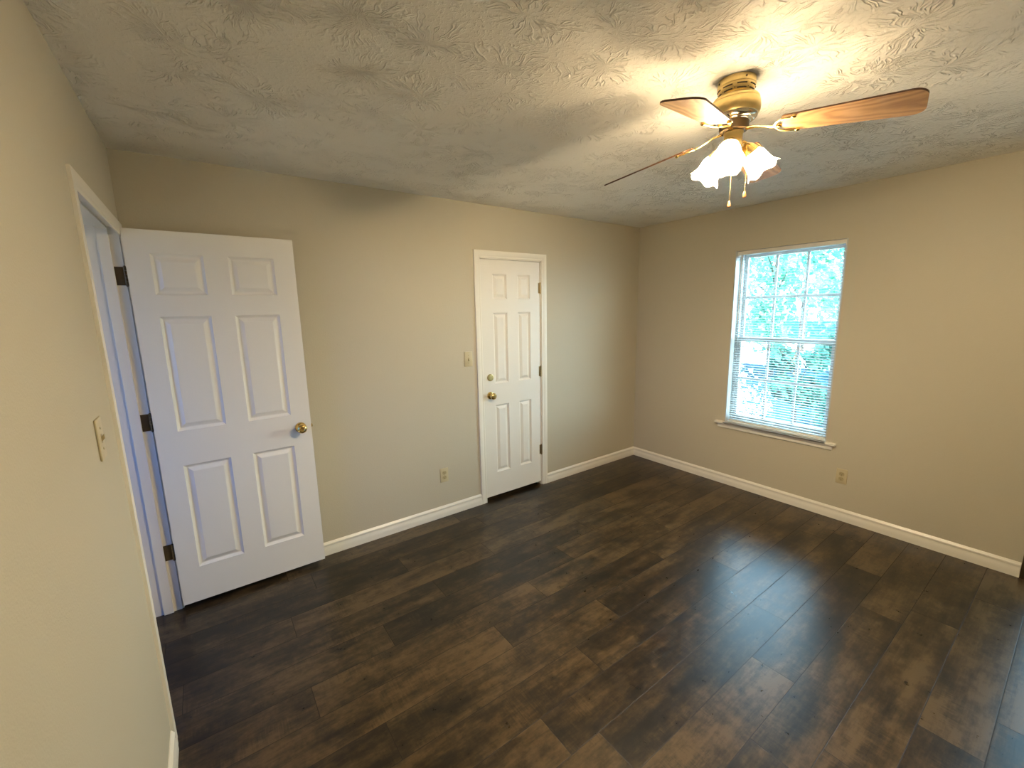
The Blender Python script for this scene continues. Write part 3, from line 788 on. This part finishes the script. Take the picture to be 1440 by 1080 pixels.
    for (off, zt, zb) in (((0.030*vx, 0.030*vy), 2.205, 1.995), ((0.0235, -0.044), 2.215, 2.030)):
        bm = bmesh.new(); z = zt
        tube(bm, [(off[0], off[1], Z(zt)), (off[0], off[1], Z(zb+0.022))], 0.0007, 5)
        while z > zb+0.022:
            bmesh.ops.create_icosphere(bm, subdivisions=1, radius=0.0016, matrix=Matrix.Translation((off[0], off[1], Z(z)))); z -= 0.0045
        c_ = link('pull_chain', bm, BRASS, root, True)
        bm = bmesh.new()
        lathe(bm, [(0, 0.024), (0.003, 0.023), (0.0045, 0.016), (0.0065, 0.008), (0.0065, 0.003), (0.004, 0.0), (0, 0)], 14, Matrix.Translation((off[0], off[1], Z(zb))))
        link('fob', bm, FOBW, c_, True)
fan()

# ------------------------------------------------------------------ outside
bm = bmesh.new(); box(bm, W+0.15, 60, -30, 60, -0.50, -0.40); struct(link('ground', bm, LAWN), 'lawn outside the window', 'lawn')
bm = bmesh.new(); box(bm, 15.5, 26, -28, 58, -0.40, -0.37); struct(link('road', bm, CONC), 'pale road beyond the lawn', 'road')
bm = bmesh.new(); box(bm, -60, -1.55, -30, 60, -0.50, -0.40); struct(link('ground', bm, BARK), 'ground outside the hallway window', 'ground')
bm = bmesh.new(); box(bm, W+0.15, W+4.5, -2.5, 0.6, -0.40, -0.12); struct(link('path', bm, CONC), 'unseen pale slab added to bounce sunlight up to the ceiling', 'bounce slab')  # unseen slab, added so sunlight bounces off it onto the ceiling
def foliage(bm, blobs, n, size, rng):
    tot = sum(b[3]**2 for b in blobs)
    for (cx, cy, cz, r) in blobs:
        for _ in range(int(n*r*r/tot)):
            d = Vector((rng.gauss(0, 1), rng.gauss(0, 1), rng.gauss(0, 1))).normalized()*r*(rng.random()**0.45)
            c0 = Vector((cx, cy, cz))+d
            a = Vector((rng.gauss(0, 1), rng.gauss(0, 1), rng.gauss(0, 1))).normalized(); b = a.orthogonal().normalized(); s = size*rng.uniform(0.6, 1.3)
            t_ = a.cross(b)
            vs_ = [bm.verts.new(c0+b*s), bm.verts.new(c0+t_*s*0.5), bm.verts.new(c0-b*s), bm.verts.new(c0-t_*s*0.5)]
            bm.faces.new(vs_)
def tree(name, x, y, h, blobs, n, size, label, mat=LEAFD, cat='tree', seed=1, trunk=0.14, group=None):
    rng = random.Random(seed); root = empty(name, (x, y, -0.4)); tag(root, label, cat, group)
    bm = bmesh.new(); tube(bm, [(0, 0, 0), (0.1*h/6, 0.05, h*0.35), (0.0, 0.1, h*0.7), (0.05, 0, h*0.92)], [trunk, trunk*0.8, trunk*0.5, trunk*0.15], 8)
    for k in range(7):
        a = rng.random()*6.28; z0 = h*rng.uniform(0.3, 0.7); L = h*rng.uniform(0.2, 0.4)
        tube(bm, [(0, 0.05, z0), (L*0.5*math.cos(a), L*0.5*math.sin(a), z0+L*0.4), (L*math.cos(a), L*math.sin(a), z0+L*0.7)], [trunk*0.35, trunk*0.22, trunk*0.08], 6)
    link('trunk', bm, BARK, root)
    bm = bmesh.new(); foliage(bm, blobs, n, size, rng); me = link('foliage', bm, mat, root); me['kind'] = 'stuff'
    return root
def rb(seed, n, h0, h1, spread, r0, r1):
    g = random.Random(seed); return [(g.uniform(-spread, spread), g.uniform(-spread, spread), g.uniform(h0, h1), g.uniform(r0, r1)) for _ in range(n)]
tree('leafy_tree', 13.5, 5.6, 4.2, rb(1, 12, 1.2, 3.9, 1.5, 0.5, 0.9), 2700, 0.11, 'tall leafy tree seen through the left panes', seed=3, trunk=0.09)
tree('leafy_tree', 12.5, 1.6, 4.0, rb(2, 10, 1.3, 3.8, 1.4, 0.5, 0.9), 2700, 0.11, 'leafy tree seen through the right panes', seed=4, trunk=0.09)
tree('leafy_tree', 21, 7.6, 6, rb(5, 14, 1.0, 5.2, 2.6, 0.8, 1.4), 2600, 0.18, 'distant leafy tree behind the others, past the road', seed=5)
tree('flowering_shrub', W+2.0, 2.62+0.22, 1.15, rb(6, 8, 0.25, 1.1, 0.42, 0.20, 0.34), 800, 0.034, 'shrub with pale blossom in the lower left panes', PETAL, 'shrub', 6, 0.03)
tree('spiky_shrub', W+3.3, 2.62, 1.75, rb(7, 6, 0.7, 1.55, 0.30, 0.16, 0.30), 1100, 0.075, 'tall dark spiky shrub beside the pale blossom', LEAFS, 'shrub', 7, 0.03)
tree('low_shrub', W+4.6, 1.9, 1.3, rb(8, 7, 0.3, 0.95, 0.7, 0.25, 0.45), 1500, 0.06, 'low rounded green shrub at the right of the window view', LEAFS, 'shrub', 8, 0.03)
